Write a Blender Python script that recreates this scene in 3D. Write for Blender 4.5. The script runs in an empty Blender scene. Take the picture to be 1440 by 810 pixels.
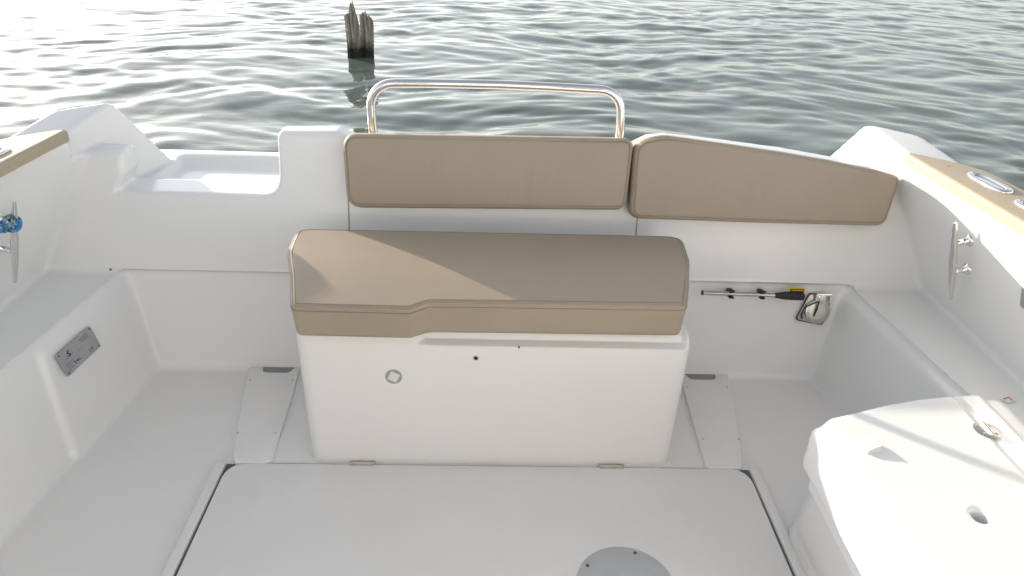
import bpy, bmesh, math, random
import numpy as np
from mathutils import Vector, Matrix
R = math.radians
rnd = random.Random(7)
scene = bpy.context.scene
col = scene.collection

# ------------------------------------------------------------------ camera
cam_d = bpy.data.cameras.new('camera')
cam = bpy.data.objects.new('camera', cam_d); col.objects.link(cam)
PIT, YAW, ROL = R(29), R(2.3), R(2.3)
fw = Vector((math.sin(YAW)*math.cos(PIT), math.cos(YAW)*math.cos(PIT), -math.sin(PIT)))
rt = Vector((math.cos(YAW), -math.sin(YAW), 0)); up = rt.cross(fw)
rt2 = rt*math.cos(ROL)+up*math.sin(ROL); up2 = -rt*math.sin(ROL)+up*math.cos(ROL)
m = Matrix((rt2, up2, -fw)).transposed().to_4x4(); m.translation = Vector((-.015, 0, 1.25))
cam.matrix_world = m
cam_d.sensor_width = 36; cam_d.lens = 25.0; cam_d.clip_start = .02; cam_d.clip_end = 6000
scene.camera = cam

# ------------------------------------------------------------------ sky, sun, exposure
SUN_AZ = Vector((-.755, .656)).normalized(); SUN_EL = R(12.5)
w = bpy.data.worlds.new("World"); scene.world = w; w.use_nodes = True
nt = w.node_tree; bg = nt.nodes['Background']
sky = nt.nodes.new('ShaderNodeTexSky'); sky.sky_type = 'NISHITA'; sky.sun_disc = False
sky.sun_elevation = SUN_EL; sky.sun_rotation = math.atan2(SUN_AZ.x, SUN_AZ.y)
sky.air_density = 1.0; sky.dust_density = 1.0; sky.ozone_density = 1.0
hs = nt.nodes.new('ShaderNodeHueSaturation'); hs.inputs['Saturation'].default_value = .30   # thin high haze takes the blue out
nt.links.new(sky.outputs[0], hs.inputs['Color']); nt.links.new(hs.outputs[0], bg.inputs['Color'])
bg.inputs['Strength'].default_value = .14
sd = bpy.data.lights.new('sun', 'SUN'); sd.energy = 3.2; sd.angle = R(.6); sd.color = (1.0, .88, .72)
sun = bpy.data.objects.new('sun', sd); col.objects.link(sun)
sv = Vector((SUN_AZ.x*math.cos(SUN_EL), SUN_AZ.y*math.cos(SUN_EL), math.sin(SUN_EL)))
sun.rotation_euler = sv.to_track_quat('Z', 'Y').to_euler(); sun.location = sv*50
scene.view_settings.view_transform = 'Standard'; scene.view_settings.look = 'None'
scene.view_settings.exposure = 1.27; scene.view_settings.gamma = 1.0

# ------------------------------------------------------------------ materials
def mat(name, base, rough=.5, metal=0, spec=.5, coat=0, noise=None, bump=None, ior=None, tint=None):
    """noise=(scale, amount) varies colour; bump=(scale, strength, distance)"""
    M = bpy.data.materials.new(name); M.use_nodes = True
    n = M.node_tree; b = n.nodes['Principled BSDF']
    b.inputs['Base Color'].default_value = (*base, 1); b.inputs['Roughness'].default_value = rough
    b.inputs['Metallic'].default_value = metal; b.inputs['Specular IOR Level'].default_value = spec
    b.inputs['Coat Weight'].default_value = coat; b.inputs['Coat Roughness'].default_value = .08
    if ior: b.inputs['IOR'].default_value = ior
    tc = n.nodes.new('ShaderNodeTexCoord')
    if noise:
        t = n.nodes.new('ShaderNodeTexNoise'); t.inputs['Scale'].default_value = noise[0]; t.inputs['Detail'].default_value = 6
        n.links.new(tc.outputs['Object'], t.inputs['Vector'])
        r = n.nodes.new('ShaderNodeValToRGB'); a = noise[1]
        c2 = tint if tint else tuple(c*(1-a) for c in base)
        r.color_ramp.elements[0].color = (*c2, 1); r.color_ramp.elements[0].position = .3
        r.color_ramp.elements[1].color = (*base, 1); r.color_ramp.elements[1].position = .62
        n.links.new(t.outputs['Fac'], r.inputs['Fac']); n.links.new(r.outputs['Color'], b.inputs['Base Color'])
    prev = None
    for bp in (bump or []):
        t = n.nodes.new('ShaderNodeTexNoise'); t.inputs['Scale'].default_value = bp[0]; t.inputs['Detail'].default_value = 3
        n.links.new(tc.outputs['Object'], t.inputs['Vector'])
        bm_ = n.nodes.new('ShaderNodeBump'); bm_.inputs['Strength'].default_value = bp[1]; bm_.inputs['Distance'].default_value = bp[2]
        n.links.new(t.outputs['Fac'], bm_.inputs['Height'])
        if prev: n.links.new(prev.outputs['Normal'], bm_.inputs['Normal'])
        prev = bm_
    if prev: n.links.new(prev.outputs['Normal'], b.inputs['Normal'])
    return M

M = {}
def gelcoat(name, base, rough, bumps, dirt=.03):
    """glossy moulded gelcoat with faint smears, water spots and dust"""
    m_ = mat(name, base, rough, spec=.5, bump=bumps)
    n = m_.node_tree; b = n.nodes['Principled BSDF']; tc = n.nodes.new('ShaderNodeTexCoord')
    a = n.nodes.new('ShaderNodeTexNoise'); a.inputs['Scale'].default_value = 1.6; a.inputs['Detail'].default_value = 4; a.inputs['Roughness'].default_value = .5
    c = n.nodes.new('ShaderNodeTexNoise'); c.inputs['Scale'].default_value = 140; c.inputs['Detail'].default_value = 2
    for t in (a, c): n.links.new(tc.outputs['Object'], t.inputs['Vector'])
    r = n.nodes.new('ShaderNodeMapRange'); r.inputs[1].default_value = .35; r.inputs[2].default_value = .7; r.inputs[3].default_value = 1-dirt; r.inputs[4].default_value = 1
    n.links.new(a.outputs['Fac'], r.inputs[0])
    s = n.nodes.new('ShaderNodeMapRange'); s.inputs[1].default_value = .80; s.inputs[2].default_value = .84; s.inputs[3].default_value = 1; s.inputs[4].default_value = 1-dirt*2.2
    n.links.new(c.outputs['Fac'], s.inputs[0])
    mu = n.nodes.new('ShaderNodeMath'); mu.operation = 'MULTIPLY'; n.links.new(r.outputs[0], mu.inputs[0]); n.links.new(s.outputs[0], mu.inputs[1])
    mx = n.nodes.new('ShaderNodeVectorMath'); mx.operation = 'SCALE'; mx.inputs[0].default_value = base; n.links.new(mu.outputs[0], mx.inputs['Scale'])
    n.links.new(mx.outputs[0], b.inputs['Base Color'])
    rr = n.nodes.new('ShaderNodeMapRange'); rr.inputs[1].default_value = .3; rr.inputs[2].default_value = .7; rr.inputs[3].default_value = rough*.9; rr.inputs[4].default_value = rough*1.2
    n.links.new(a.outputs['Fac'], rr.inputs[0]); n.links.new(rr.outputs[0], b.inputs['Roughness'])
    return m_
M['gel'] = gelcoat('white_gelcoat', (.80, .795, .785), .15, [(7, .22, .004)], .035)
M['gelfloor'] = gelcoat('nonskid_gelcoat', (.84, .82, .80), .45, [(420, .45, .0014), (6, .15, .003)], .07)
M['gelbox'] = gelcoat('satin_gelcoat', (.80, .79, .775), .2, [(9, .18, .003)], .03)
M['hull'] = gelcoat('hull_gelcoat', (.78, .78, .77), .2, [(4, .1, .003)], .04)
M['vinyl'] = mat('tan_vinyl', (.365, .300, .228), .46, spec=.42, noise=(5, .07), bump=[(520, .25, .0008), (9, .12, .010)])
M['vinyl2'] = mat('tan_vinyl_front', (.365, .300, .228), .46, spec=.42, noise=(5, .07), bump=[(520, .25, .0008), (6, .25, .010)])
def creases(m_):
    n = m_.node_tree; b = n.nodes['Principled BSDF']; tc = n.nodes.new('ShaderNodeTexCoord')
    mp = n.nodes.new('ShaderNodeMapping'); mp.inputs['Scale'].default_value = (9, 2, 1.6); mp.inputs['Rotation'].default_value = (0, .25, 0)
    t = n.nodes.new('ShaderNodeTexNoise'); t.inputs['Scale'].default_value = 1.3; t.inputs['Detail'].default_value = 2; t.inputs['Distortion'].default_value = .6
    n.links.new(tc.outputs['Object'], mp.inputs[0]); n.links.new(mp.outputs[0], t.inputs['Vector'])
    bu = n.nodes.new('ShaderNodeBump'); bu.inputs['Strength'].default_value = .35; bu.inputs['Distance'].default_value = .012
    n.links.new(t.outputs['Fac'], bu.inputs['Height']); old = b.inputs['Normal'].links[0].from_socket
    n.links.new(old, bu.inputs['Normal']); n.links.new(bu.outputs['Normal'], b.inputs['Normal'])
creases(M['vinyl2'])
M['thread'] = mat('stitch_thread', (.25, .20, .15), .7, bump=[(900, .5, .001)])
M['chrome'] = mat('polished_stainless', (.78, .77, .75), .07, metal=1, bump=[(60, .03, .001)])
M['steel'] = mat('brushed_stainless', (.58, .56, .52), .28, metal=1, noise=(40, .15), bump=[(300, .15, .0005)])
M['black'] = mat('black_plastic', (.015, .015, .016), .45, bump=[(300, .2, .0006)])
M['rubber'] = mat('dark_gasket', (.11, .11, .11), .7)
M['slot'] = mat('painted_slot_shade', (.28, .28, .27), .7)
M['caulk'] = mat('grey_sealant', (.33, .32, .30), .6)
M['disk'] = mat('grey_deck_plastic', (.52, .53, .54), .5, noise=(20, .06), bump=[(380, .3, .0008)])
M['hole'] = mat('dark_hole', (.012, .011, .010), .8)
M['trim'] = mat('sand_deck_foam', (.43, .355, .26), .62, noise=(180, .12), bump=[(260, .4, .0012)])
M['plateM'] = mat('anodised_plate', (.42, .42, .43), .5, metal=.35, noise=(14, .12))
M['ink'] = mat('grey_ink', (.10, .10, .10), .6)
M['blueink'] = mat('blue_ink', (.01, .025, .12), .6)
M['paper'] = mat('white_label', (.72, .70, .68), .6, noise=(60, .05))
M['redink'] = mat('red_ink', (.55, .05, .05), .6)
M['yellow'] = mat('yellow_label', (.72, .48, .03), .5)
M['sticker'] = mat('grey_sticker', (.36, .36, .35), .5, noise=(40, .1))
M['glass'] = mat('dark_window_glass', (.02, .025, .03), .05)

def rope_mat():
    m_ = mat('blue_rope', (.02, .17, .50), .75)
    n = m_.node_tree; b = n.nodes['Principled BSDF']; tc = n.nodes.new('ShaderNodeTexCoord')
    v = n.nodes.new('ShaderNodeTexVoronoi'); v.inputs['Scale'].default_value = 170
    w_ = n.nodes.new('ShaderNodeTexNoise'); w_.inputs['Scale'].default_value = 95
    for t in (v, w_): n.links.new(tc.outputs['Object'], t.inputs['Vector'])
    r = n.nodes.new('ShaderNodeValToRGB'); r.color_ramp.interpolation = 'CONSTANT'
    e = r.color_ramp.elements; e[0].color = (.008, .07, .25, 1); e[1].color = (.04, .24, .55, 1); e[1].position = .42
    x = e.new(.57); x.color = (.45, .42, .05, 1)
    n.links.new(w_.outputs['Fac'], r.inputs['Fac']); n.links.new(r.outputs['Color'], b.inputs['Base Color'])
    bu = n.nodes.new('ShaderNodeBump'); bu.inputs['Strength'].default_value = .8; bu.inputs['Distance'].default_value = .002
    n.links.new(v.outputs['Distance'], bu.inputs['Height']); n.links.new(bu.outputs['Normal'], b.inputs['Normal'])
    return m_
M['rope'] = rope_mat()

def wood_mat():
    m_ = mat('weathered_wood', (.2, .18, .15), .85)
    n = m_.node_tree; b = n.nodes['Principled BSDF']; tc = n.nodes.new('ShaderNodeTexCoord')
    mp = n.nodes.new('ShaderNodeMapping'); mp.inputs['Scale'].default_value = (38, 38, 3.5)
    n.links.new(tc.outputs['Object'], mp.inputs['Vector'])
    g = n.nodes.new('ShaderNodeTexNoise'); g.inputs['Scale'].default_value = 1; g.inputs['Detail'].default_value = 8
    n.links.new(mp.outputs[0], g.inputs['Vector'])
    r = n.nodes.new('ShaderNodeValToRGB'); e = r.color_ramp.elements
    e[0].position = .34; e[0].color = (.10, .08, .06, 1); e[1].position = .66; e[1].color = (.42, .38, .31, 1)
    n.links.new(g.outputs['Fac'], r.inputs['Fac'])
    # wet and weedy up to about 13 cm above the waterline
    sx = n.nodes.new('ShaderNodeSeparateXYZ'); n.links.new(tc.outputs['Object'], sx.inputs[0])
    g2 = n.nodes.new('ShaderNodeTexNoise'); g2.inputs['Scale'].default_value = 22; n.links.new(tc.outputs['Object'], g2.inputs['Vector'])
    ad = n.nodes.new('ShaderNodeMath'); ad.operation = 'MULTIPLY_ADD'; ad.inputs[1].default_value = -.16
    n.links.new(g2.outputs['Fac'], ad.inputs[0]); n.links.new(sx.outputs['Z'], ad.inputs[2])
    mr = n.nodes.new('ShaderNodeMapRange'); mr.inputs[1].default_value = .00; mr.inputs[2].default_value = .13
    n.links.new(ad.outputs[0], mr.inputs[0])
    mx = n.nodes.new('ShaderNodeMix'); mx.data_type = 'RGBA'; mx.inputs['A'].default_value = (.018, .016, .009, 1)
    n.links.new(mr.outputs[0], mx.inputs['Factor']); n.links.new(r.outputs['Color'], mx.inputs['B'])
    n.links.new(mx.outputs['Result'], b.inputs['Base Color'])
    bu = n.nodes.new('ShaderNodeBump'); bu.inputs['Strength'].default_value = 1; bu.inputs['Distance'].default_value = .02
    n.links.new(g.outputs['Fac'], bu.inputs['Height']); n.links.new(bu.outputs['Normal'], b.inputs['Normal'])
    return m_
M['wood'] = wood_mat()

def water_mat():
    m_ = mat('lake_water', (.105, .128, .116), .045, ior=1.333, spec=.5)
    n = m_.node_tree; b = n.nodes['Principled BSDF']; tc = n.nodes.new('ShaderNodeTexCoord')
    t1 = n.nodes.new('ShaderNodeTexNoise'); t1.inputs['Scale'].default_value = 9; t1.inputs['Detail'].default_value = 4
    mp = n.nodes.new('ShaderNodeMapping'); mp.inputs['Scale'].default_value = (.55, 1.3, 1)
    n.links.new(tc.outputs['Object'], mp.inputs[0]); n.links.new(mp.outputs[0], t1.inputs['Vector'])
    bu = n.nodes.new('ShaderNodeBump'); bu.inputs['Strength'].default_value = .20; bu.inputs['Distance'].default_value = .012
    n.links.new(t1.outputs['Fac'], bu.inputs['Height']); n.links.new(bu.outputs['Normal'], b.inputs['Normal'])
    return m_
M['water'] = water_mat()

# ------------------------------------------------------------------ mesh helpers
def origin_of(o):
    p = Vector((0, 0, 0))
    while o: p += o.location; o = o.parent
    return p
def obj(name, V, F, material, parent=None, loc=None, smooth=True, normals=None, label=None, auto=None):
    """one mesh object from world-space vertices; loc = its world origin (default: that of its parent)"""
    V = np.asarray(V, float).reshape(-1, 3)
    base = origin_of(parent) if parent else Vector((0, 0, 0))
    lw = Vector(loc) if loc is not None else (base if parent else Vector((0, 0, 0)))
    me = bpy.data.meshes.new(name); me.from_pydata((V-np.array(lw)).tolist(), [], [tuple(int(i) for i in f) for f in F]) if not isinstance(F, np.ndarray) else None
    if isinstance(F, np.ndarray):
        k = F.shape[1]; me.vertices.add(len(V)); me.vertices.foreach_set('co', (V-np.array(lw)).astype(np.float32).ravel())
        me.loops.add(F.size); me.loops.foreach_set('vertex_index', F.ravel().astype(np.int32))
        me.polygons.add(len(F)); me.polygons.foreach_set('loop_start', np.arange(0, F.size, k, dtype=np.int32))
        me.update(calc_edges=True)
    if smooth: me.polygons.foreach_set('use_smooth', np.ones(len(me.polygons), bool))
    if normals is not None: me.normals_split_custom_set_from_vertices(normals.tolist())
    elif auto: me.set_sharp_from_angle(angle=R(auto))
    me.materials.append(material)
    o = bpy.data.objects.new(name, me); col.objects.link(o)
    o.location = lw-base
    if parent: o.parent = parent
    if label: o['label'] = label
    return o
def empty(name, loc=(0, 0, 0), parent=None):
    o = bpy.data.objects.new(name, None); col.objects.link(o); o.empty_display_size = .1
    o.location = Vector(loc)-origin_of(parent) if parent else Vector(loc)
    if parent: o.parent = parent
    return o
def tag(o, label, cat, group=None):
    o['label'] = label; o['category'] = cat
    if group: o['group'] = group
    return o

class MB:
    def __init__(s): s.V = []; s.F = []
    def add(s, V, F):
        k = len(s.V); s.V += [tuple(v) for v in V]; s.F += [tuple(i+k for i in f) for f in F]; return s
    def tube(s, P, r, n=12, cap=True, closed=False):
        P = [Vector(p) for p in P]; rr = r if isinstance(r, (list, tuple)) else [r]*len(P)
        N = len(P); T = []
        for i in range(N):
            a = P[(i-1) % N] if closed else P[max(i-1, 0)]; b = P[(i+1) % N] if closed else P[min(i+1, N-1)]
            T.append((b-a).normalized())
        u = T[0].orthogonal().normalized(); V = []; F = []
        for i in range(N):
            u = (u-T[i]*u.dot(T[i])).normalized(); v = T[i].cross(u)
            for k in range(n):
                a = 2*math.pi*k/n; V.append(P[i]+(u*math.cos(a)+v*math.sin(a))*rr[i])
        for i in range(N if closed else N-1):
            for k in range(n):
                j = (i+1) % N; F.append((i*n+k, i*n+(k+1) % n, j*n+(k+1) % n, j*n+k))
        if cap and not closed: F.append(tuple(range(n))[::-1]); F.append(tuple(range((N-1)*n, N*n)))
        return s.add(V, F)
    def lathe(s, c, ax, prof, n=32, xdir=None):
        """prof: (radius, height) pairs along axis ax from c"""
        c = Vector(c); ax = Vector(ax).normalized(); u = (Vector(xdir) if xdir else ax.orthogonal()).normalized(); v = ax.cross(u)
        V = []; F = []
        for (r, h) in prof:
            for k in range(n):
                a = 2*math.pi*k/n; V.append(c+ax*h+(u*math.cos(a)+v*math.sin(a))*max(r, 1e-5))
        for i in range(len(prof)-1):
            for k in range(n): F.append((i*n+k, i*n+(k+1) % n, (i+1)*n+(k+1) % n, (i+1)*n+k))
        F.append(tuple(range((len(prof)-1)*n, len(prof)*n))); F.append(tuple(range(n))[::-1])
        return s.add(V, F)
    def prism(s, pts, h0, h1, fr=None, bev=.002, seg=3):
        """polygon (ccw, local u,v) raised from h0 to h1 with a rounded top edge; fr = (origin, u, v, w)"""
        o, u, v, w_ = fr if fr else (Vector((0, 0, 0)), Vector((1, 0, 0)), Vector((0, 1, 0)), Vector((0, 0, 1)))
        A = sum(pts[i][0]*pts[(i+1) % len(pts)][1]-pts[(i+1) % len(pts)][0]*pts[i][1] for i in range(len(pts)))
        if A < 0: pts = pts[::-1]
        rings = [(0, h0), (0, h1-bev)]+[(bev*(1-math.cos(math.pi/2*k/seg)), h1-bev+bev*math.sin(math.pi/2*k/seg)) for k in range(1, seg+1)]
        n = len(pts); V = []; F = []
        for off, h in rings:
            for (a, b) in inset(pts, off): V.append(o+u*a+v*b+w_*h)
        for i in range(len(rings)-1):
            for k in range(n): F.append((i*n+k, i*n+(k+1) % n, (i+1)*n+(k+1) % n, (i+1)*n+k))
        F.append(tuple(range((len(rings)-1)*n, len(rings)*n))); F.append(tuple(range(n))[::-1])
        return s.add(V, F)
    def build(s, name, material, parent=None, loc=None, smooth=True, label=None, auto=35):
        return obj(name, s.V, s.F, material, parent, loc, smooth, None, label, auto)

def inset(pts, d):
    n = len(pts); out = []
    for i in range(n):
        a = Vector(pts[i-1]); b = Vector(pts[i]); c = Vector(pts[(i+1) % n])
        e1 = (b-a).normalized(); e2 = (c-b).normalized()
        n1 = Vector((-e1.y, e1.x)); n2 = Vector((-e2.y, e2.x)); m_ = (n1+n2)
        if m_.length < 1e-6: m_ = n1
        m_ = m_.normalized(); out.append(tuple(b+m_*(d/max(.5, m_.dot(n1)))))
    return out
def rpoly(pts, r, seg=6):
    """round the corners of a polygon; r one radius or one per corner"""
    n = len(pts); out = []; rr = r if isinstance(r, (list, tuple)) else [r]*n
    for i in range(n):
        a = Vector(pts[i-1]); b = Vector(pts[i]); c = Vector(pts[(i+1) % n])
        if rr[i] <= 0: out.append(tuple(b)); continue
        e1 = (a-b).normalized(); e2 = (c-b).normalized(); ang = e1.angle(e2)
        t = min(rr[i]/math.tan(ang/2), (a-b).length*.49, (c-b).length*.49)
        p, q = b+e1*t, b+e2*t
        for k in range(seg+1):
            f = k/seg; out.append(tuple(p*(1-f)**2+b*2*f*(1-f)+q*f*f))
    return out
def spline(P, n=10, closed=False):
    P = [Vector(p) for p in P]; out = []; N = len(P)
    for i in range(N if closed else N-1):
        g = (lambda k: P[k % N]) if closed else (lambda k: P[min(max(k, 0), N-1)])
        a, b, c, d = g(i-1), g(i), g(i+1), g(i+2)
        for k in range(n):
            t = k/n; out.append(.5*((2*b)+(-a+c)*t+(2*a-5*b+4*c-d)*t*t+(-a+3*b-3*c+d)*t**3))
    if not closed: out.append(P[-1])
    return out

# --- signed-distance solids, meshed with surface nets and snapped onto the exact surface (gives moulded, filleted edges)
def smin(a, b, k):
    h = np.maximum(k-np.abs(a-b), 0)/k; return np.minimum(a, b)-h*h*k*.25
def smax(a, b, k): return -smin(-a, -b, k)
def smaxs(k, *a):
    r = a[0]
    for q in a[1:]: r = smax(r, q, k)
    return r
def plane3(p, q, r, inside):
    p, q, r, i = (np.array(t, float) for t in (p, q, r, inside)); n = np.cross(q-p, r-p); n /= np.linalg.norm(n)
    if n@(i-p) > 0: n = -n
    return n, n@p
def pl(P_, x, y, z): n, c = P_; return n[0]*x+n[1]*y+n[2]*z-c
def poly2(pts, u, v):
    """signed distance to a 2-D polygon"""
    u, v = np.broadcast_arrays(u, v); d = np.full(u.shape, 1e9); s = np.ones(u.shape); n = len(pts)
    for i in range(n):
        ax, ay = pts[i-1]; bx, by = pts[i]
        ex, ey = ax-bx, ay-by; wx, wy = u-bx, v-by
        t = np.clip((wx*ex+wy*ey)/(ex*ex+ey*ey+1e-12), 0, 1)
        d = np.minimum(d, (wx-ex*t)**2+(wy-ey*t)**2)
        c1 = v >= by; c2 = v < ay; c3 = ex*wy > ey*wx
        s = np.where((c1 & c2 & c3) | (~c1 & ~c2 & ~c3), -s, s)
    return s*np.sqrt(d)
def mesh_sdf(f, lo, hi, h):
    n = [int(math.ceil((b-a)/h))+1 for a, b in zip(lo, hi)]
    ax = [lo[i]+h*np.arange(n[i]) for i in range(3)]
    D = np.broadcast_to(f(ax[0][:, None, None], ax[1][None, :, None], ax[2][None, None, :]), n).astype(np.float32)
    S = D < 0
    c = np.zeros([k-1 for k in n], np.int8)
    offs = [(i, j, k) for i in (0, 1) for j in (0, 1) for k in (0, 1)]
    for (i, j, k) in offs: c += S[i:n[0]-1+i, j:n[1]-1+j, k:n[2]-1+k]
    act = (c > 0) & (c < 8); I = np.argwhere(act); idx = -np.ones(act.shape, np.int64); idx[act] = np.arange(len(I))
    cv = {o: D[I[:, 0]+o[0], I[:, 1]+o[1], I[:, 2]+o[2]].astype(float) for o in offs}
    acc = np.zeros((len(I), 3)); cnt = np.zeros(len(I))
    for a in offs:
        for d in range(3):
            if a[d]: continue
            b = list(a); b[d] = 1; b = tuple(b); va, vb = cv[a], cv[b]; m_ = (va < 0) != (vb < 0)
            t = np.where(m_, va/np.where(m_, va-vb, 1), 0); p = np.array(a, float)[None, :].repeat(len(I), 0); p[:, d] += t
            acc[m_] += p[m_]; cnt[m_] += 1
    V = (I+acc/cnt[:, None])*h+np.array(lo)
    Q = []
    for d in range(3):
        e, g = (d+1) % 3, (d+2) % 3
        sl0 = [slice(1, -1)]*3; sl1 = [slice(1, -1)]*3; sl0[d] = slice(0, n[d]-1); sl1[d] = slice(1, n[d])
        A, B = S[tuple(sl0)], S[tuple(sl1)]
        for flip, m_ in ((False, A & ~B), (True, ~A & B)):
            J = np.argwhere(m_); off = np.array([1, 1, 1]); off[d] = 0; J = J+off
            def ci(de, dg): K = J.copy(); K[:, e] -= de; K[:, g] -= dg; return idx[K[:, 0], K[:, 1], K[:, 2]]
            q = np.stack([ci(1, 1), ci(0, 1), ci(0, 0), ci(1, 0)], 1)
            Q.append(q[:, ::-1] if flip else q)
    Q = np.concatenate(Q); Q = Q[(Q >= 0).all(1)]
    e_ = h*.15
    def grad(V): return np.stack([(f(*(V+e_*u).T)-f(*(V-e_*u).T))/(2*e_) for u in np.eye(3)], 1)
    for _ in range(3):
        g = grad(V); s = f(*V.T)/np.maximum((g*g).sum(1), .05); st = -g*s[:, None]
        L = np.linalg.norm(st, axis=1); st *= (np.minimum(L, h*.5)/np.maximum(L, 1e-9))[:, None]; V = V+st
    g = grad(V); Nn = g/np.maximum(np.linalg.norm(g, axis=1), 1e-9)[:, None]
    return V, Q, Nn
def sub(V, Q, N_, mask):
    q = Q[mask]; u, inv = np.unique(q, return_inverse=True); return V[u], inv.reshape(q.shape), N_[u]

# ================================================================== WATER
WZ = -.35
def make_water():
    r = np.random.RandomState(5)
    xs = np.arange(-15, 22, .045)
    ys = [-7.0]
    while ys[-1] < 24: ys.append(ys[-1]+(.05 if ys[-1] < 1.5 else .034 if ys[-1] < 7 else .045 if ys[-1] < 12 else .06))
    ys = np.array(ys); X, Y = np.meshgrid(xs, ys, indexing='ij'); X = X.astype(np.float32); Y = Y.astype(np.float32)
    Zs = np.zeros_like(X); DX = np.zeros_like(X); DY = np.zeros_like(X)
    # low-frequency warp makes the ripples break up instead of running as straight sine fronts
    wx = .22*np.sin(.9*X+1.3*Y+1)+.18*np.sin(1.9*Y-.8*X+2.2); wy = .20*np.sin(1.1*X-.7*Y+.5)+.12*np.sin(2.3*X+.6*Y)
    for i in range(110):
        L = .17*math.exp(r.uniform(0, 1)**1.1*math.log(1.4/.17)); k = 2*math.pi/L
        th = R(90)+r.normal(0, .68)+R(8)
        amp = .00148*(L/.8)**1.0*min(1, (.8/L)**1.0)
        ph = r.uniform(0, 2*math.pi); cx, cy = math.cos(th), math.sin(th)
        a = k*((X+wx)*cx+(Y+wy)*cy)+ph
        Zs += amp*np.sin(a); c_ = np.cos(a)*amp*.75; DX -= c_*cx; DY -= c_*cy
    fade = np.clip((np.minimum.reduce([X+15, 22-X, Y+7, 24-Y]))/1.5, 0, 1)
    V = np.stack([X+DX*fade, Y+DY*fade, WZ+Zs*fade], -1).reshape(-1, 3)
    nx, ny = X.shape; i = np.arange(nx-1)[:, None]*ny+np.arange(ny-1)[None, :]
    Q = np.stack([i, i+ny, i+ny+1, i+1], -1).reshape(-1, 4)
    o = obj('water', V, Q, M['water']); o['kind'] = 'structure'
    # the open lake beyond, to the horizon
    mb = MB(); a, b, c_, d = -14.9, 21.9, -6.9, 23.9; B = 3000
    for (x0, x1, y0, y1) in ((-B, B, d, B), (-B, B, -B, c_), (-B, a, c_, d), (b, B, c_, d)):
        mb.add([(x0, y0, WZ-.004), (x1, y0, WZ-.004), (x1, y1, WZ-.004), (x0, y1, WZ-.004)], [(0, 1, 2, 3)])
    o2 = mb.build('far_water', M['water']); o2['kind'] = 'structure'
make_water()

# ================================================================== BOAT
boat = empty('motor_boat', (0, 0, 0))
tag(boat, 'white motor boat with moulded seat box, chrome stern rail and beige topped sides', 'boat')

TX = [-2, -.60, -.585, -.575, -.43, -.385, -.30, .34, .385, .42, .47, .61, .81, .95, 1.1, 2]
TZ = [.62, .655, .664, .668, .672, .652, .650, .658, .652, .672, .679, .667, .646, .625, .60, .60]
def mir(p): return (-p[0], p[1], p[2])
# corner facet and quarter fairing planes, for x > 0 (mirrored by |x|)
facet = plane3((1.258, 1.795, .28), (1.105, 1.80, .64), (1.165, 1.67, .60), (0, 0, .5))   # inside = the cockpit air
h_in = plane3((1.112, 1.88, .60), (1.005, 2.19, .44), (1.079, 2.037, .70), (1.3, 2.0, .3))
pk, tip, outp, aft = (1.079, 2.037, .70), (1.118, 1.80, .652), (1.272, 1.745, .645), (1.203, 1.945, .698)
h_top = plane3(pk, tip, aft, (1.1, 1.9, .2))
h_top2 = plane3(aft, outp, tip, (1.1, 1.8, .2))
h_aft = plane3(pk, (1.022, 2.195, .44), aft, (1.1, 1.8, .3))
h_out = plane3(aft, outp, (1.30, 1.80, .3), (1.0, 1.9, .3))
def liner(x, y, z):
    a = np.abs(x); o = 0*(x+y+z)
    low = smaxs(.02, a-1.285-.12*np.minimum(z, 0)*-1*-1, y-1.965, z-.502+o)
    side = smaxs(.03, a-1.285+.12*np.maximum(-z, 0), z-.652, y-1.83+o)
    column = smaxs(.012, 1.004-a+.5*np.maximum(.55-z, 0), a-1.2, y-1.95, z-.604+o)
    T = np.interp(x, TX, TZ)
    crown = smaxs(.012, -.590-.016*np.clip((.56-z)/.06, 0, 1)**2-x, x-1.05, y-1.955, z-T, 1.5-y+o)
    hump = smaxs(.016, pl(h_in, a, y, z), pl(h_top, a, y, z), pl(h_top2, a, y, z), pl(h_aft, a, y, z), pl(h_out, a, y, z), 1.74-y, -z-.5)
    solid = smin(low, side, .02); solid = smin(solid, column, .015)
    plat = smaxs(.03, a-1.13, y-2.31, z-.475, -y+1.5+o)
    tray = smaxs(.03, .443-z, a-1.0+.2*(.47-z), 1.965-y, y-2.20-1.3*(z-.443)+o)
    plat = smax(plat, -tray, .02)
    solid = smin(solid, plat, .03); solid = smin(solid, hump, .010)
    solid = smin(solid, crown, .040)
    # cockpit: lower well and upper space above the side ledges
    c1 = smaxs(.022, .022-z*1.0-.022, a-(.985+(1.7-y)*.1016+.25*z), y-1.727-.26*z, z-.293, -.62-y+o)
    c2 = smaxs(.018, .285-z, a-(1.25-.29*(z-.28)), y-(1.785+.27*(z-.29)), pl(facet, a, y, z), -.62-y+o)
    solid = smax(solid, -np.minimum(c1, c2), .018)
    # raised maker's panel on each side below the ledge
    pan = smaxs(.014, (.974+(1.7-y)*.1016+.25*z)-a, a-1.25, z-.258, y-1.85, np.where(x > 0, .9, 1.345)+.30*z-y)
    solid = smin(solid, pan, .02)
    return smax(solid, -z-.5, .02)
parts_ = [mesh_sdf(liner, lo_, hi_, h_) for lo_, hi_, h_ in (((-1.34, .25, -.06), (1.34, 2.36, .75), .0082), ((-1.34, -.75, -.53), (1.34, .252, .72), .015), ((-1.36, .252, -.53), (1.36, 2.36, -.058), .02))]
k_ = np.cumsum([0]+[len(p[0]) for p in parts_])
V = np.concatenate([p[0] for p in parts_]); N_ = np.concatenate([p[2] for p in parts_]); Q = np.concatenate([p[1]+k_[i] for i, p in enumerate(parts_)])
C = V[Q].mean(1); NQ = N_[Q].mean(1); ac = np.abs(C[:, 0])
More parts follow.
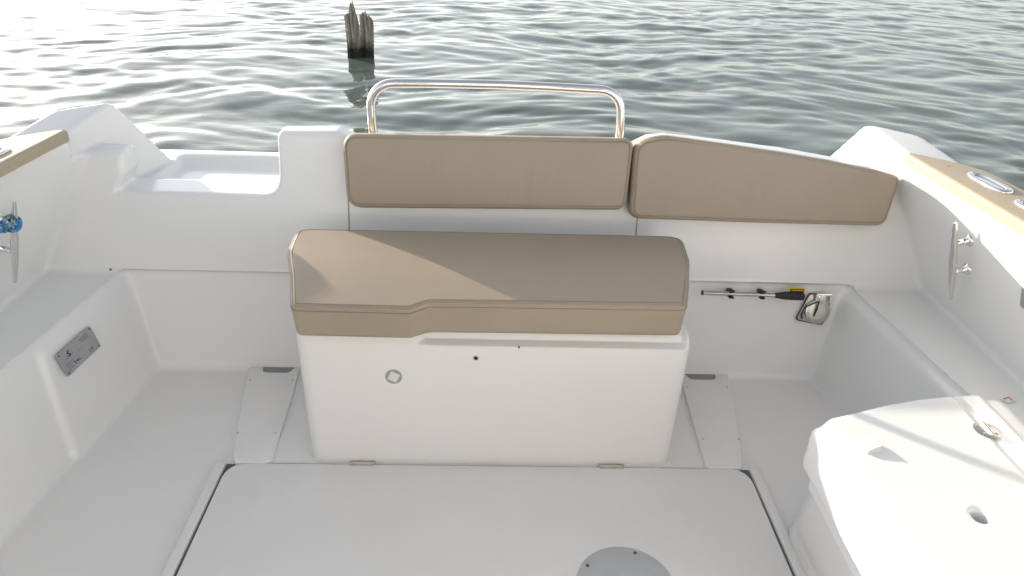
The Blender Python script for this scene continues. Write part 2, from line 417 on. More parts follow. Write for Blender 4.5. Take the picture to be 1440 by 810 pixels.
inner = (ac < 1.262) & (C[:, 2] > -.03) & (C[:, 1] > -.65)
g_hull = ~inner & (C[:, 1] < 1.75) & (C[:, 2] < .63) | (C[:, 2] < -.03) | ((C[:, 1] > 2.28) & (C[:, 2] < .45))
g_plat = ~g_hull & (C[:, 1] > 1.958) & (ac < 1.02+.3*np.maximum(C[:, 2]-.46, 0)) & (C[:, 2] < .49)
g_hump = ~g_hull & ~g_plat & (((C[:, 1] > 1.84) & (ac > .995) & (C[:, 2] > .45)) | ((ac > .99) & (C[:, 1] > 1.90)))
g_floor = ~g_hull & ~g_plat & ~g_hump & (NQ[:, 2] > .75) & (C[:, 2] < .03)
g_tran = ~g_hull & ~g_plat & ~g_hump & ~g_floor & (((C[:, 1] > 1.70) & ((NQ[:, 1] < -.65) | (ac < .93))) | ((C[:, 1] > 1.78) & (ac < 1.0)))
g_side = ~(g_hull | g_plat | g_hump | g_floor | g_tran)
for nm, g, mt in (('hull', g_hull, 'hull'), ('swim_platform', g_plat, 'gel'), ('quarter_fairing', g_hump & (C[:, 0] < 0), 'gel'), ('quarter_fairing', g_hump & (C[:, 0] > 0), 'gel'),
                  ('cockpit_floor', g_floor, 'gelfloor'), ('transom_wall', g_tran, 'gel'), ('side_wall', g_side & (C[:, 0] < 0), 'gel'), ('side_wall', g_side & (C[:, 0] > 0), 'gel')):
    if not g.any(): continue
    v, q, n_ = sub(V, Q, N_, g); obj(nm, v, q, M[mt], boat, normals=n_)
del V, Q, N_, C, NQ

# unseen cabin added to bounce light into the cockpit, and the foredeck
wh = MB()
def box(mb, x0, x1, y0, y1, z0, z1):
    return mb.add([(x0, y0, z0), (x1, y0, z0), (x1, y1, z0), (x0, y1, z0), (x0, y0, z1), (x1, y0, z1), (x1, y1, z1), (x0, y1, z1)],
                  [(3, 2, 1, 0), (4, 5, 6, 7), (0, 1, 5, 4), (1, 2, 6, 5), (2, 3, 7, 6), (3, 0, 4, 7)])
wh.prism(rpoly([(-1.28, -.755), (-1.28, -3.0), (-.75, -4.4), (0, -5.2), (.75, -4.4), (1.28, -3.0), (1.28, -.755)], .1), -.5, .66, bev=.04)
wh.build('foredeck', M['hull'], boat)
cb = MB(); cb.prism(rpoly([(-1.08, -.80), (-.98, -2.6), (.98, -2.6), (1.08, -.80)], .08), .655, 1.95, bev=.03)
cb.build('unseen_wheelhouse', M['hull'], boat)
rf = MB(); rf.prism(rpoly([(-1.12, -.45), (-1.0, -2.9), (1.0, -2.9), (1.12, -.45)], .12), 1.953, 2.02, bev=.03)
rf.build('unseen_wheelhouse_roof', M['hull'], boat)  # unseen roof, its overhang added to cut sky light from overhead
for x0, x1 in ((-.9, -.42), (.42, .9)):
    wn = MB(); wn.prism(rpoly([(x0, 1.15), (x1, 1.15), (x1, 1.75), (x0, 1.75)], .06), 0, .012, fr=(Vector((0, -.80, 0)), Vector((1, 0, 0)), Vector((0, 0, 1)), Vector((0, 1, 0))), bev=.004)
    wn.build('unseen_wheelhouse_window', M['glass'], boat)

Zf = (Vector((0, 0, 0)), Vector((1, 0, 0)), Vector((0, 1, 0)), Vector((0, 0, 1)))
def screw(c, n_, parent, r=.0035, mt='steel'):
    mb = MB(); mb.lathe(c, n_, [(r, -.002), (r, .0008), (r*.7, .0016)], 10); return mb.build('screw', M[mt], parent)

# --- floor furniture: plinth under the box, hatch, rim, foot plates
pb = MB(); pb.prism([(-.615, 1.330), (.622, 1.330), (.64, 1.50), (.67, 1.735), (-.66, 1.735), (-.63, 1.50)], -.004, .0075, bev=.002)
plinth = pb.build('box_plinth', M['gelfloor'], boat)
hp = rpoly([(-.628, -.25), (.634, -.25), (.6455, 1.3235), (-.6375, 1.3235)], [.03, .03, .055, .055], 10)
ht = MB(); ht.prism(hp, .002, .0135, bev=.004); hatch = ht.build('floor_hatch', M['gelfloor'], boat)
gk = MB(); gk.prism([(-.642, -.26), (.648, -.26), (.651, 1.328), (-.643, 1.328)], -.003, .0042, bev=.0005); gk.build('hatch_gasket', M['rubber'], boat)
for s in (-1, 1):
    rm = MB(); x0, x1 = (-.668, -.6435) if s < 0 else (.6515, .676)
    rm.prism(rpoly([(x0, -.28), (x1, -.28), (x1, 1.3285), (x0, 1.3285)], .004, 2), -.004, .0125, bev=.004); rm.build('hatch_rim', M['gelfloor'], boat)
dk = MB(); dk.lathe((.283, .972, .0125), (0, 0, 1), [(.103, 0), (.103, .0022), (.1015, .0032)], 64); disk = dk.build('table_socket_plate', M['disk'], hatch)
for c in ((.316, 1.058), (.209, 1.024), (.36, .91), (.25, .885)): screw((c[0], c[1], .0157), (0, 0, 1), disk, .0040, 'ink')
for cx in (-.312, .303):
    hg = MB(); hg.tube([(cx-.031, 1.326, .0135), (cx+.031, 1.326, .0135)], .0034, 10)
    for k in range(3): hg.tube([(cx-.022+.022*k-.006, 1.326, .0135), (cx-.022+.022*k+.006, 1.326, .0135)], .0040, 10)
    hg.prism([(cx-.030, 1.3165), (cx+.030, 1.3165), (cx+.030, 1.3235), (cx-.030, 1.3235)], .012, .0142, bev=.0004)
    hg.build('hatch_hinge', M['steel'], hatch)
def footplate(sx):
    x = lambda v: v*sx
    c = .008 if sx > 0 else 0
    P = [(-.712, 1.716), (-.700, 1.66), (-.683, 1.56), (-.665, 1.46), (-.650, 1.39), (-.637, 1.335), (-.628, 1.3235), (-.552, 1.3235), (-.541, 1.332), (-.556, 1.60), (-.566, 1.716),
         (-.583, 1.716), (-.590, 1.698), (-.600, 1.694), (-.655, 1.694), (-.666, 1.698), (-.672, 1.716)]
    P = [(x(a)+c, b) for a, b in P]
    mb = MB(); mb.prism(P[::-1] if sx > 0 else P, -.003, .0155, bev=.003)
    o = mb.build('foot_plate', M['gelfloor'], boat)
    sl = MB(); sl.prism([(x(-.673)+c, 1.688), (x(-.582)+c, 1.688), (x(-.582)+c, 1.726), (x(-.673)+c, 1.726)], .010, .0106, bev=.0002); sl.build('slot_shade_sheet', M['slot'], o)  # flat grey sheet painted in place of the shade inside the slot
    for a, b in ((-.690, 1.655), (-.572, 1.655), (-.655, 1.43), (-.560, 1.43)): screw((x(a)+c, b, .0155), (0, 0, 1), o, .0030)
    return o
footplate(-1); footplate(1)

# --- seat box
def boxf(x, y, z):
    fx = np.interp(x, [-.175, -.150], [0, 1]); fz = np.interp(z, [.350, .358], [0, 1])*np.interp(x, [.435, .45], [1, 0])
    front = 1.334+.010*(z/.38)+.022*fx*fz
    xl = .447+.006*(z/.385)
    return smaxs(.035, front-y, -(x-.006)-xl, (x-.006)-xl, y-1.81+0*z, z-.384, -.06-z)
V, Q, N_ = mesh_sdf(boxf, (-.48, 1.30, -.004), (.49, 1.83, .41), .0065)
sbox = obj('seat_box', V, Q, M['gelbox'], boat, normals=N_)
fx = (Vector((0, 1.3405, 0)), Vector((1, 0, 0)), Vector((0, 0.026, 1)).normalized(), Vector((0, -1, .026)).normalized())
fb = Vector((1, 0, 0)), Vector((0, .026, 1)).normalized(), Vector((0, -1, .026)).normalized()
def onbox(x, z): return Vector((x, 1.334+.026*z, z))
st = MB(); st.lathe(onbox(-.226, .266), fb[2], [(.0195, -.001), (.0195, .0012)], 36); st = st.build('round_sticker', M['sticker'], sbox)
lb = MB(); a = R(-28); u2 = fb[0]*math.cos(a)+fb[1]*math.sin(a); v2 = -fb[0]*math.sin(a)+fb[1]*math.cos(a)
lb.prism([(-.011, -.0115), (.011, -.0115), (.011, .0115), (-.011, .0115)], .0012, .0022, fr=(onbox(-.226, .266), u2, v2, fb[2]), bev=.0002)
lb = lb.build('paper_label', M['paper'], st)
hl = MB(); hl.lathe(onbox(-.037, .321), fb[2], [(.0068, -.0005), (.0068, .0008), (.0045, .0012), (.004, -.0004)], 20); hl = hl.build('bolt_hole_ring', M['steel'], sbox)
hh = MB(); hh.lathe(onbox(-.037, .321), fb[2], [(.0042, 0), (.0042, .00125)], 16); hh.build('hole', M['hole'], hl)
hh = MB(); hh.lathe(Vector((.06, 1.343, .352)), fb[2], [(.0018, -.003), (.0018, .003)], 8); hh.build('drip_spot', M['hole'], sbox)
for x, z in ((-.4535, .395), ): pass

# --- transom details: seams, corner screws
def tw(x, z, off=0): return Vector((x, 1.785+.27*(z-.29)-off, z))
for x in (-.402, .402):
    sm = MB(); sm.tube([tw(x, .30+.02*k, -.0004) for k in range(17)], .0022, 6); sm.build('panel_seam', M['caulk'], boat)
for x in (-1.066, 1.076): screw(tw(x, .292 if x < 0 else .284, .002), (0, -1, .2), boat, .0042, 'rubber')
pt = MB(); pt.prism([(1.079, .276), (1.097, .276), (1.097, .293), (1.079, .293)], 0, .003, fr=(tw(0, 0), Vector((1, 0, 0)), Vector((0, .27, 1)).normalized(), Vector((0, -1, .27)).normalized()), bev=.0005)
pt.build('screw_cap', M['paper'], boat)

# --- beige gunwale boards
def gunwale(s):
    P = [(1.128, -.70), (1.262, -.70), (1.262, 1.55), (1.250, 1.70), (1.205, 1.765), (1.150, 1.815), (1.116, 1.838), (1.104, 1.822), (1.106, 1.78), (1.122, 1.40), (1.128, 1.0)]
    P = rpoly(P, [.0, .0, .03, .03, .03, .02, .008, .008, .03, .03, .0], 5)
    P = [(a*s, b) for a, b in P]
    mb = MB(); mb.prism(P, .650, .677, bev=.010, seg=5); return mb.build('gunwale_board', M['trim'], boat)
gl, gr = gunwale(-1), gunwale(1)
def rod_ring(c, ang, parent):
    """oval polished flange round a dark recess"""
    c = Vector(c); ca, sa = math.cos(ang), math.sin(ang)
    def oval(a, b, h, n=40):
        out = []
        for k in range(n):
            t = 2*math.pi*k/n; x = a*math.copysign(abs(math.cos(t))**.62, math.cos(t)); y = b*math.copysign(abs(math.sin(t))**.85, math.sin(t))
            out.append(c+Vector((x*ca-y*sa, x*sa+y*ca, h)))
        return out
    rings = [oval(.070, .0255, .0), oval(.070, .0255, .003), oval(.067, .0232, .0055), oval(.060, .0185, .0065), oval(.054, .0150, .0045), oval(.052, .0135, .0005), oval(.048, .0115, -.0005)]
    mb = MB(); n = 40; VV = [p for r_ in rings for p in r_]; FF = []
    for i in range(len(rings)-1):
        for k in range(n): FF.append((i*n+k, i*n+(k+1) % n, (i+1)*n+(k+1) % n, (i+1)*n+k))
    mb.add(VV, FF); o = mb.build('rod_holder', M['chrome'], parent, auto=60)
    m2 = MB(); m2.add(oval(.0525, .0138, .0012), [tuple(range(n))]); m2.build('holder_cap', M['chrome'], o)
    for k in (-1, 1):
        p = c+Vector((ca*.060*k, sa*.060*k, .0055)); screw(p, (0, 0, 1), o, .0030)
    return o
rod_ring((1.197, 1.607, .6768), R(-72-14), gr); rod_ring((1.203, 1.425, .6768), R(-80), gr); rod_ring((-1.178, 1.600, .6768), R(80), gl)
screw((1.165, 1.73, .677), (0, 0, 1), gr, .003)

# --- stern rail
RP = [(-.336, 1.925, .645), (-.338, 1.925, .70), (-.338, 1.926, .735)]
for k in range(1, 9):
    t = k/9*math.pi/2; RP.append((-.338+.062*(1-math.cos(t)), 1.926, .735+.062*math.sin(t)))
RP += [(-.27, 1.926, .798), (-.18, 1.926, .800), (0, 1.926, .802), (.15, 1.926, .800), (.272, 1.926, .797)]
for k in range(1, 10):
    t = k/9*math.pi/2; RP.append((.278+.062*math.sin(t), 1.926, .797-.062*(1-math.cos(t))))
RP += [(.343, 1.925, .70), (.343, 1.925, .645)]
rl = MB(); rl.tube(RP, .0122, 20); rail = rl.build('stern_rail', M['chrome'], boat, auto=60)
for x in (-.336, .343):
    fl = MB(); fl.lathe((x, 1.925, .652), (0, 0, 1), [(.024, -.006), (.024, .001), (.021, .004), (.0135, .006)], 28); fl.build('rail_foot', M['chrome'], rail)

# --- cleats
def cleat(s, y0, ztop, zbot, legs, parent):
    wx = lambda z: s*(1.3312-.29*z)
    nrm = Vector((-s, 0, -.29)).normalized()
    def at(z, off, y): return Vector((wx(z), y, z))+nrm*off
    cl = empty('cleat', at((ztop+zbot)/2, 0, y0), parent)
    mb = MB(); P = []; rr = []
    for k in range(25):
        t = k/24; z = ztop+(zbot-ztop)*t; off = .037
        P.append(at(z, off, y0)); rr.append(.0042+.0050*math.sin(math.pi*t)**.8)
    mb.tube(P, rr, 14); mb.build('cleat_bar', M['chrome'], cl, auto=60)
    for z in legs:
        lg = MB(); a_ = at(z, -.002, y0)
        lg.lathe(a_, nrm, [(.0155, 0), (.0155, .004), (.013, .007), (.0085, .011), (.0075, .022), (.0078, .032), (.006, .037)], 18); lg.build('cleat_leg', M['chrome'], cl, auto=60)
    return cl
# --- right and left cleat
cr = cleat(1, 1.570, .596, .384, (.541, .462), boat)
clf = cleat(-1, 1.577, .588, .373, (.536, .458), boat)

# --- maker's plate on the left panel
pn = Vector((1, -.1016, .25)).normalized()   # panel normal, into the cockpit
pv = (Vector((0, 0, 1))-pn*pn.z).normalized(); pu = pv.cross(pn).normalized()
if pu.y < 0: pu = -pu
pc = Vector((-1.0365, 1.507, .208))+pn*.0005
def plate_pt(a, b): return (a, b)
pm = MB(); pm.prism(rpoly([(-.0685, -.031), (.0685, -.031), (.0685, .031), (-.0685, .031)], .003), -.002, .0014, fr=(pc, pu, pv, pn), bev=.0004)
mplate = pm.build('makers_plate', M['plateM'], boat)
for a in (-.062, .062):
    for b in (-.0255, .0255): screw(pc+pu*a+pv*b+pn*.0014, pn, mplate, .0024, 'ink')
def bars(lst, mt, nm):
    mb = MB()
    for (a, b, L, h) in lst:
        x = a
        while x < a+L:
            wd = rnd.uniform(.0016, .0045); wd = min(wd, a+L-x)
            mb.prism([(x, b), (x+wd, b), (x+wd, b+h), (x, b+h)], .0012, .0018, fr=(pc, pu, pv, pn), bev=.0001, seg=1); x += wd+.0008
    return mb.build(nm, M[mt], mplate)
bars([(.010, .022, .038, .0011), (.014, .0185, .034, .0010), (.018, .015, .030, .0010), (.024, .0115, .018, .0010)], 'ink', 'printed_lines')
bars([(-.050, .006, .030, .0010), (-.058, -.006, .030, .0010), (-.058, -.011, .022, .0010), (-.058, -.016, .016, .0010), (-.058, -.021, .022, .0010)], 'ink', 'printed_lines')
bars([(-.002, .001, .006, .0014), (.012, .003, .004, .0014)], 'ink', 'printed_figures')
def strokes(paths, r, mt, nm, fr, parent):
    o_, u_, v_, w_ = fr; mb = MB()
    for P in paths: mb.tube([o_+u_*a+v_*b+w_*.0014 for a, b in spline([(p[0], p[1], 0) for p in P], 5) for a, b in [(a, b)]] if False else [o_+u_*p.x+v_*p.y+w_*.0014 for p in spline([(q[0], q[1], 0) for q in P], 5)], r, 6)
    return mb.build(nm, M[mt], parent)
frp = (pc, pu, pv, pn)
strokes([[(-.028, .020), (-.034, .019), (-.036, .015), (-.031, .013), (-.029, .0095), (-.034, .008), (-.037, .010)]], .0014, 'blueink', 'emblem', frp, mplate)
strokes([[(-.031, -.010), (-.027, -.015), (-.029, -.020)], [(-.022, -.012), (-.019, -.018), (-.014, -.013)], [(-.013, -.019), (-.009, -.017)]], .0012, 'blueink', 'pictogram', frp, mplate)
strokes([[(.033, -.0145), (.030, -.0160), (.029, -.019), (.030, -.022), (.033, -.0235)], [(.042, -.0145), (.038, -.0160), (.037, -.019), (.038, -.022), (.042, -.0235)], [(.037, -.019), (.041, -.019)]], .0007, 'ink', 'ce_mark', frp, mplate)
# edge of a second plate on the right wall, at the frame edge
nr = Vector((-1, 0, -.29)).normalized(); vr = Vector((-.29, 0, 1)).normalized()
gp = MB(); gp.prism(rpoly([(-.10, -.026), (.0, -.026), (.0, .026), (-.10, .026)], .003), -.001, .0015, fr=(Vector((1.3312-.29*.499, 1.366, .499)), Vector((0, 1, 0)), vr, nr), bev=.0004)
gp.build('instruction_plate', M['plateM'], boat)

# --- hinged stainless cover on the transom's lower wall
ln = Vector((0, -1, .24)).normalized(); lv = Vector((0, .24, 1)).normalized(); lu = Vector((1, 0, 0))
def lw_(x, z, off=0): return Vector((x, 1.722+.24*z, z))+ln*off
cv = MB(); cv.prism(rpoly([(-.050, -.036), (.030, -.050), (.046, .036), (-.020, .042)], .010), -.002, .003, fr=(lw_(.945, .220), lu, lv, ln), bev=.001)
cvo = cv.build('socket_cover_plate', M['steel'], boat, label='stainless socket plate with a round hinged lid')
gs = MB(); gs.prism(rpoly([(-.053, -.039), (.032, -.053), (.049, .039), (-.022, .045)], .011), -.002, .0014, fr=(lw_(.945, .220), lu, lv, ln), bev=.0004); gs.build('rubber_gasket', M['black'], cvo)
ld = MB(); ldn = (ln+lv*.10).normalized()
ld.lathe(lw_(.950, .212, .010), ldn, [(.034, -.004), (.036, -.002), (.036, .003), (.034, .0045), (.020, .0052)], 40); ldo = ld.build('round_lid', M['steel'], cvo)
lt = MB(); lt.prism(rpoly([(-.013, -.012), (.013, -.012), (.013, .016), (-.013, .016)], .004), .004, .011, fr=(lw_(.955, .246, .008), lu, lv, ln), bev=.002); lt.build('hinge_tab', M['chrome'], ldo)
hb = MB(); hb.tube([lw_(.940, .262, .012), lw_(.984, .262, .012)], .005, 12)
hb.tube([lw_(.942, .262, .012), lw_(.942, .240, .012)], .004, 10); hb.tube([lw_(.982, .262, .012), lw_(.982, .240, .012)], .004, 10); hb.build('hinge_bar', M['chrome'], cvo)
sp = MB(); sp.tube(spline([lw_(.945, .243, .018), lw_(.925, .233, .014), lw_(.910, .222, .012), lw_(.905, .205, .012), lw_(.908, .190, .010)], 6), .0022, 8)
sp.tube([lw_(.946, .246, .020), lw_(.944, .222, .019), lw_(.938, .200, .018)], .0022, 8); sp.build('spring_clip', M['black'], cvo)
for a, b in ((-.040, -.030), (.036, .028)): screw(lw_(.945, .220, .003)+lu*a+lv*b, ln, cvo, .0038)

# --- console moulding at the right
CP = [(.668, -.30), (.682, 1.072), (.690, 1.092), (.712, 1.108), (.770, 1.140), (.828, 1.163), (.916, 1.186), (.984, 1.199), (1.052, 1.2075), (1.12, 1.21), (1.12, -.30)]
KC = .9595      # the lid stands at z = .42
def cs(p): return (( p[0]+.015)*KC-.015, p[1]*KC, 1.25-(1.25-p[2])*KC)
def consf(X0, Y0, Z0):
    x = (X0+.015)/KC-.015; y = Y0/KC; z = 1.25-(1.25-Z0)/KC
    yb = np.interp(x, [.64, .665, .72, .785, .87, .945, 1.01, 1.2], [1.065, 1.074, 1.092, 1.115, 1.137, 1.150, 1.158, 1.165])
    lid = smaxs(.011, (.650-x)*.995+.010*(y-1.08), y-yb, z-.384+0*x, x-1.006, -.3-y, .20-z)
    groove = np.sqrt((x-.946)**2+(z-.385)**2)-.0045+0*y
    lid = smax(lid, -groove, .004)
    cap = smaxs(.022, .624-x-.05*(z-.26), y-yb-.006-.06*(.36-z), z-.371, x-1.06, -.3-y, .255-z)
    yb0 = np.interp(X0, [.64, .665, .72, .785, .87, .945, 1.01, 1.2], [1.04, 1.063, 1.092, 1.115, 1.137, 1.150, 1.158, 1.165])
    body = smaxs(.04, .674-X0-.14*Z0, Y0-yb0-.075+.31*Z0, Z0-.31, X0-1.06, -.3-Y0, -.02-Z0)/KC
    r = smin(lid, cap, .015); r = smin(r, body, .010)
    hole = np.sqrt(((x-.803)/.92)**2+(y-.823)**2)-.0140+0*z
    return smax(r, -np.maximum(hole, .30-z), .009)
V, Q, N_ = mesh_sdf(consf, (.56, -.32, -.04), (1.08, 1.26, .44), .0065)
cons = obj('side_console', V, Q, M['gel'], boat, normals=N_)
hd = MB(); hd.lathe((.803, .823, .312), (0, 0, 1), [(.0138, -.012), (.0138, .001)], 24); hd.V = [cs(v) for v in hd.V]; hd.build('finger_hole_shade', M['hole'], cons)  # black disc painting the darkness at the bottom of the hole
hz = MB(); hz.lathe((.946, 1.038, .3835), (0, 0, 1), [(.024, 0), (.024, .0022), (.022, .0030)], 36); hz.V = [cs(v) for v in hz.V]; hz = hz.build('lid_hinge', M['steel'], cons)
hz2 = MB(); hz2.tube([(.946, 1.021, .3885), (.946, 1.055, .3885)], .0046, 12); hz2.V = [cs(v) for v in hz2.V]; hz2.build('hinge_pin', M['chrome'], hz)
for a, b in ((-.012, .012), (-.012, -.012), (.012, .012), (.012, -.012)): screw(cs((.946+a, 1.038+b, .3865)), (0, 0, 1), hz, .0026)
# small folded white tab stuck on the console lid
tb = MB(); tb.add([(.674, .998, .3838), (.700, 1.006, .3838), (.709, .976, .3838), (.680, .968, .3838), (.675, .999, .389), (.700, 1.007, .393), (.709, .978, .395), (.681, .969, .390)],
                  [(3, 2, 1, 0), (4, 7, 6, 5), (0, 1, 5, 4), (1, 2, 6, 5), (2, 3, 7, 6), (3, 0, 4, 7)])
tb.V = [cs(v) for v in tb.V]; tb.build('white_tab', M['paper'], cons, label='small white wedge tab on the console lid', auto=30, smooth=False)
# price mark on the ledge
mk = MB(); fr_ = (Vector((1.170, 1.262, .2872)), Vector((.9, .4, 0)).normalized(), Vector((-.4, .9, 0)).normalized(), Vector((0, 0, 1)))
mk.prism([(-.014, -.010), (.014, -.010), (.014, .010), (-.014, .010)], 0, .0008, fr=fr_, bev=.0002); mko = mk.build('small_sticker', M['paper'], boat)
strokes([[(-.009, .005), (.008, .004)], [(.008, .004), (.005, -.006)]], .0010, 'redink', 'red_mark', (fr_[0], fr_[1], fr_[2], fr_[3]), mko)

# ================================================================== CUSHIONS (rest on the boat: things of their own)
def cushion_sdf(pts, th, r, dome, fr):
    o_, u_, v_, w_ = (np.array(t) for t in fr)
    P = np.array(pts); c0 = P.mean(0); hw = (P.max(0)-P.min(0))/2; cc = (P.max(0)+P.min(0))/2
    def f(x, y, z):
        dx, dy, dz = x-o_[0], y-o_[1], z-o_[2]
        a = dx*u_[0]+dy*u_[1]+dz*u_[2]; b = dx*v_[0]+dy*v_[1]+dz*v_[2]; c = dx*w_[0]+dy*w_[1]+dz*w_[2]
        d = poly2(pts, a, b)
        bul = dome*(1-np.clip((a-cc[0])/hw[0], -1, 1)**4)*(1-np.clip((b-cc[1])/hw[1], -1, 1)**2)
        q1 = d+r+.004*np.cos(np.clip(c/th, 0, 1)*math.pi-math.pi/2)*-1; q2 = np.maximum(c-th-bul, -c)+r
        return np.minimum(np.maximum(q1, q2), 0)+np.sqrt(np.maximum(q1, 0)**2+np.maximum(q2, 0)**2)-r
    return f
def back_cushion(pts, label):
    v_ = Vector((0, .27, 1)).normalized(); w_ = Vector((0, -1, .27)).normalized(); u_ = Vector((1, 0, 0))
    o_ = Vector((0, 1.7855-.27*.29, 0))+w_*.003         # z=0 of the wall plane
    s = v_.z; P = [(a, b/s) for a, b in pts]
    f = cushion_sdf(P, .056, .012, .008, (o_, u_, v_, w_))
    xs = [p[0] for p in pts]; zs = [p[1] for p in pts]
    lo = (min(xs)-.03, 1.72, min(zs)-.05); hi = (max(xs)+.03, 1.93, max(zs)+.05)
    V, Q, N_ = mesh_sdf(f, lo, hi, .006)
    cx = sum(xs)/len(xs); base = Vector((cx, 1.83, min(zs)))
    e = empty('back_cushion', base); tag(e, label, 'cushion', 'stern backrest cushions')
    obj('cushion_pad', V, Q, M['vinyl2'], e, normals=N_)
    ring = inset(P if area(P) > 0 else P[::-1], .0048)
    pp = MB(); pp.tube([o_+u_*a+v_*b+w_*.0535 for a, b in ring], .0026, 8, closed=True); pp.build('piping', M['vinyl2'], e)
    for off, w0 in ((.0080, .0562), (.0008, .0480)):
        ring = inset(P if area(P) > 0 else P[::-1], off)
        t_ = MB(); t_.tube([o_+u_*a+v_*b+w_*w0 for a, b in ring], .0011, 6, closed=True); t_.build('stitching', M['thread'], e)
    return e
def area(P): return sum(P[i-1][0]*P[i][1]-P[i][0]*P[i-1][1] for i in range(len(P)))/2
back_cushion(rpoly([(-.393, .484), (.356, .496), (.366, .676), (-.402, .668)], [.042, .030, .026, .036], 8), 'rectangular tan backrest cushion in front of the chrome stern rail')
back_cushion(rpoly([(.372, .474), (.74, .470), (1.080, .470), (1.104, .597), (1.03, .614), (.90, .635), (.755, .654), (.60, .671), (.45, .686), (.372, .670)],
                   [.030, 0, .028, .016, .06, .06, .1, .1, .07, .045], 8), 'long tan backrest cushion tapering to the right along the curved stern')

# seat cushion
SP = rpoly([(-.430, 1.306), (-.178, 1.303), (-.140, 1.328), (.0, 1.330), (.424, 1.334), (.448, 1.42), (.478, 1.54), (.496, 1.700), (-.508, 1.690), (-.494, 1.54), (-.458, 1.42)],
           [.018, .03, .03, .0, .018, .05, .08, .045, .045, .08, .05], 7)
def ztop(y): return .470+.016*np.sin(np.clip((y-1.30)/.20, 0, 1)*math.pi/2)-.010*np.clip((y-1.50)/.20, 0, 1)**2
def seatf(x, y, z):
    d = poly2(SP, x+0*y, y+0*x); d = d+.006*np.clip((.47-z)/.09, 0, 1)+.0*z
    r = .013
    q1 = d+r; q2 = np.maximum((z-ztop(y))*.97, .388-z)+r
    return np.minimum(np.maximum(q1, q2), 0)+np.sqrt(np.maximum(q1, 0)**2+np.maximum(q2, 0)**2)-r
V, Q, N_ = mesh_sdf(seatf, (-.54, 1.27, .37), (.53, 1.73, .54), .0065)
sc = empty('seat_cushion', (0, 1.48, .388)); tag(sc, 'thick tan seat cushion on the white seat box, crossed by a bright sun patch', 'cushion')
obj('cushion_pad', V, Q, M['vinyl'], sc, normals=N_)
fr0 = [p for p in SP]
ring = inset(SP if area(SP) > 0 else SP[::-1], .0035)
def rz(p, dz=0): return Vector((p[0], p[1], float(ztop(np.array(p[1])))-.0045+dz))
pp = MB(); pp.tube([rz(p) for p in ring], .0027, 8, closed=True); pp.build('piping', M['vinyl'], sc)
for off, dz in ((.0105, .0043), (.0003, -.0075)):
    rg = inset(SP if area(SP) > 0 else SP[::-1], off)
    t_ = MB(); t_.tube([rz(p, dz) for p in rg], .0010, 6, closed=True); t_.build('stitching', M['thread'], sc)

# ================================================================== PUMP HANDLE in its clips
def lp(x, z, off): return lw_(x, z, off)
ph = empty('pump_handle', lp(.77, .262, .022)); tag(ph, 'steel pump handle with black grip clipped to the stern wall', 'pump handle')
tb_ = MB(); tb_.tube([lp(.603, .2635, .022), lp(.822, .2605, .022)], .0062, 16); tb_.build('handle_tube', M['steel'], ph)
ec = MB(); ec.tube([lp(.600, .2636, .022), lp(.604, .2635, .022)], .0067, 14); ec.build('end_cap', M['black'], ph)
gp_ = MB(); P = []; rr = []
for k in range(41):
    t = k/40; P.append(lp(.812+.088*t, .2605-.001*t, .022)); rr.append((.0072+.0055*math.sin(min(1, t*1.6)*math.pi/2))*(1 if k % 4 else .90)*(1 if t < .9 else math.sqrt(max(.15, 1-((t-.9)/.1)**2))))
gp_.tube(P, rr, 18); gp_.build('rubber_grip', M['black'], ph)
tg = MB(); tg.prism([(-.024, -.010), (.024, -.010), (.024, .010), (-.024, .010)], 0, .0012, fr=(lp(.876, .2745, .020), lu, lv, ln), bev=.0002); tg = tg.build('yellow_tag', M['yellow'], ph)
tk = MB(); tk.prism([(-.020, -.009), (.020, -.009), (.020, .006), (-.020, .006)], .0013, .0018, fr=(lp(.876, .2745, .020), lu, lv, ln), bev=.0001); tk.build('black_panel', M['black'], tg)
tl = MB(); x = -.016
while x < .016:
    wd = rnd.uniform(.002, .004); tl.prism([(x, .0), (x+wd, .0), (x+wd, .003), (x, .003)], .0018, .0022, fr=(lp(.876, .2745, .020), lu, lv, ln), bev=.0001, seg=1); x += wd+.0012
tl.build('tag_lettering', M['yellow'], tg)
for x in (.686, .776):
    c_ = MB()
    c_.prism(rpoly([(-.007, -.010), (.007, -.010), (.007, .011), (-.007, .011)], .002), -.002, .013, fr=(lp(x, .262, 0), lu, lv, ln), bev=.001)
    for s in (-1, 1):
        q = [lp(x, .262, .012)+lv*(s*.0085), lp(x, .262, .020)+lv*(s*.0098), lp(x, .262, .028)+lv*(s*.0088), lp(x, .262, .031)+lv*(s*.0105)]
        for dx in (-.0045, 0, .0045): c_.tube([p+lu*dx for p in q], .0026, 8)
    c_.build('handle_clip', M['black'], boat)

# ================================================================== MOORING ROPE on the left cleat
def wl(z, off, y):
    n_ = Vector((1, 0, -.29)).normalized(); return Vector((-(1.3312-.29*z), y, z))+n_*off
zr = .533
path = [wl(zr+.060, .030, 1.36), wl(zr+.030, .034, 1.44), wl(zr+.006, .036, 1.51), wl(zr-.018, .022, 1.548), wl(zr-.022, .018, 1.585), wl(zr-.008, .036, 1.606), wl(zr+.010, .056, 1.592),
        wl(zr+.020, .060, 1.566), wl(zr+.022, .050, 1.543), wl(zr+.004, .028, 1.538), wl(zr-.010, .050, 1.552), wl(zr-.004, .060, 1.575), wl(zr+.014, .050, 1.600), wl(zr+.026, .024, 1.600), wl(zr+.028, .016, 1.570), wl(zr+.022, .020, 1.53), wl(zr+.004, .024, 1.47), wl(zr-.03, .028, 1.38), wl(zr-.08, .03, 1.28)]
pc_ = wl(zr-.002, .038, 1.560)
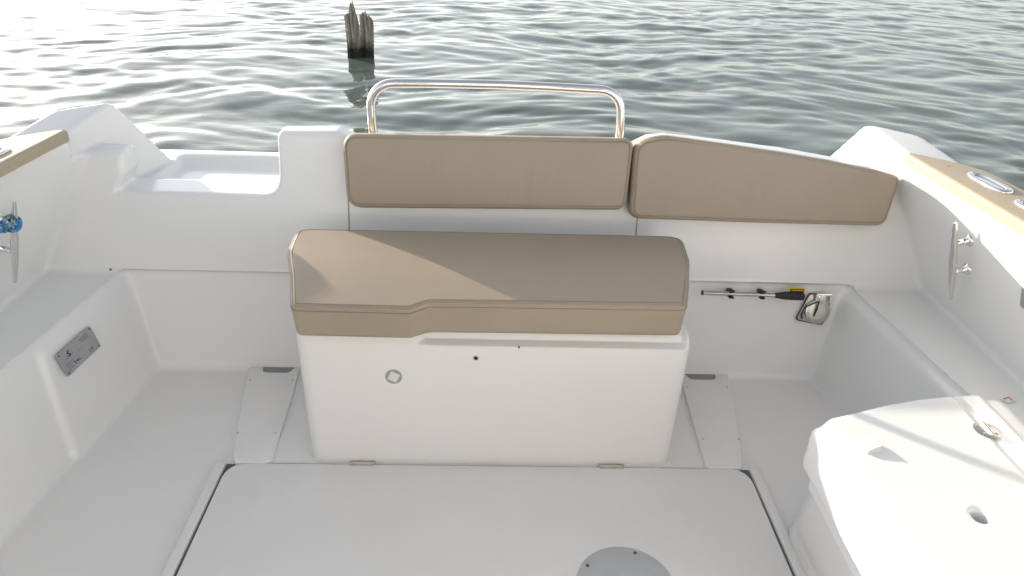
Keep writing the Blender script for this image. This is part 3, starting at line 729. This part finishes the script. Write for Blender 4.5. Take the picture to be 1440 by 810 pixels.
path = [(pc_+(p-pc_)*.58 if 1 < i_ < 16 else p) for i_, p in enumerate(path)]
rp = MB(); rp.tube(spline(path, 8), .0054, 12)
ro = rp.build('mooring_rope', M['rope'], None, loc=wl(zr, .05, 1.53), auto=80); tag(ro, 'blue and yellow mooring rope looped round the left chrome cleat', 'rope')

# ================================================================== OLD MOORING POSTS in the water
def post(x, y, rx, ry, prof, seed, label):
    """prof(theta) gives the ragged top height; star-shaped split section"""
    r = random.Random(seed); n = 48; nz = 70; ph_ = [r.uniform(0, 6.28) for _ in range(6)]
    V = []; F = []; tops = [prof(2*math.pi*k/n)+r.uniform(-.010, .010) for k in range(n)]
    for j in range(nz+1):
        for k in range(n):
            a = 2*math.pi*k/n; t = j/nz
            z = -.75+(tops[k]+.75)*t
            g = 1+.10*math.sin(3*a+ph_[0]+z*1.5)+.07*math.sin(7*a+ph_[1]+z*2)+.05*math.sin(13*a+ph_[2]-z*3)+r.uniform(-.035, .035)
            crack = -.28*math.exp(-((math.atan2(math.sin(a-ph_[3]-.3*z), math.cos(a-ph_[3]-.3*z)))/.12)**2)-.20*math.exp(-((math.atan2(math.sin(a-4.6), math.cos(a-4.6)))/.09)**2)
            g += crack; tp = 1.06-.05*max(0, z+.35)/.5
            V.append((x+rx*g*tp*math.cos(a)+.008*math.sin(z*7+seed), y+ry*g*tp*math.sin(a), z))
    for j in range(nz):
        for k in range(n): F.append((j*n+k, j*n+(k+1) % n, (j+1)*n+(k+1) % n, (j+1)*n+k))
    c = len(V); V.append((x, y, sum(tops)/n-.05))
    for k in range(n): F.append((nz*n+k, nz*n+(k+1) % n, c))
    F.append(tuple(range(n))[::-1])
    o = obj('mooring_post', V, F, M['wood'], None, loc=(x, y, WZ), auto=50); return tag(o, label, 'post', 'old wooden posts standing in the water')
def pa(a):
    xx = math.cos(a)   # -1 left .. +1 right
    return float(np.interp(xx, [-1, -.6, -.2, .05, .2, .5, .75, 1], [.07, .085, .095, .15, .20, .215, .12, .0]))
def pb_(a):
    xx = math.cos(a); return float(np.interp(xx, [-1, -.6, -.1, .3, .6, 1], [.03, .09, .11, .05, .075, .02]))
post(-1.498, 7.92, .067, .060, pa, 3, 'taller weathered wooden post, left of the pair in the water')
post(-1.362, 7.98, .065, .060, pb_, 8, 'shorter darker rotten post, right of the pair in the water')
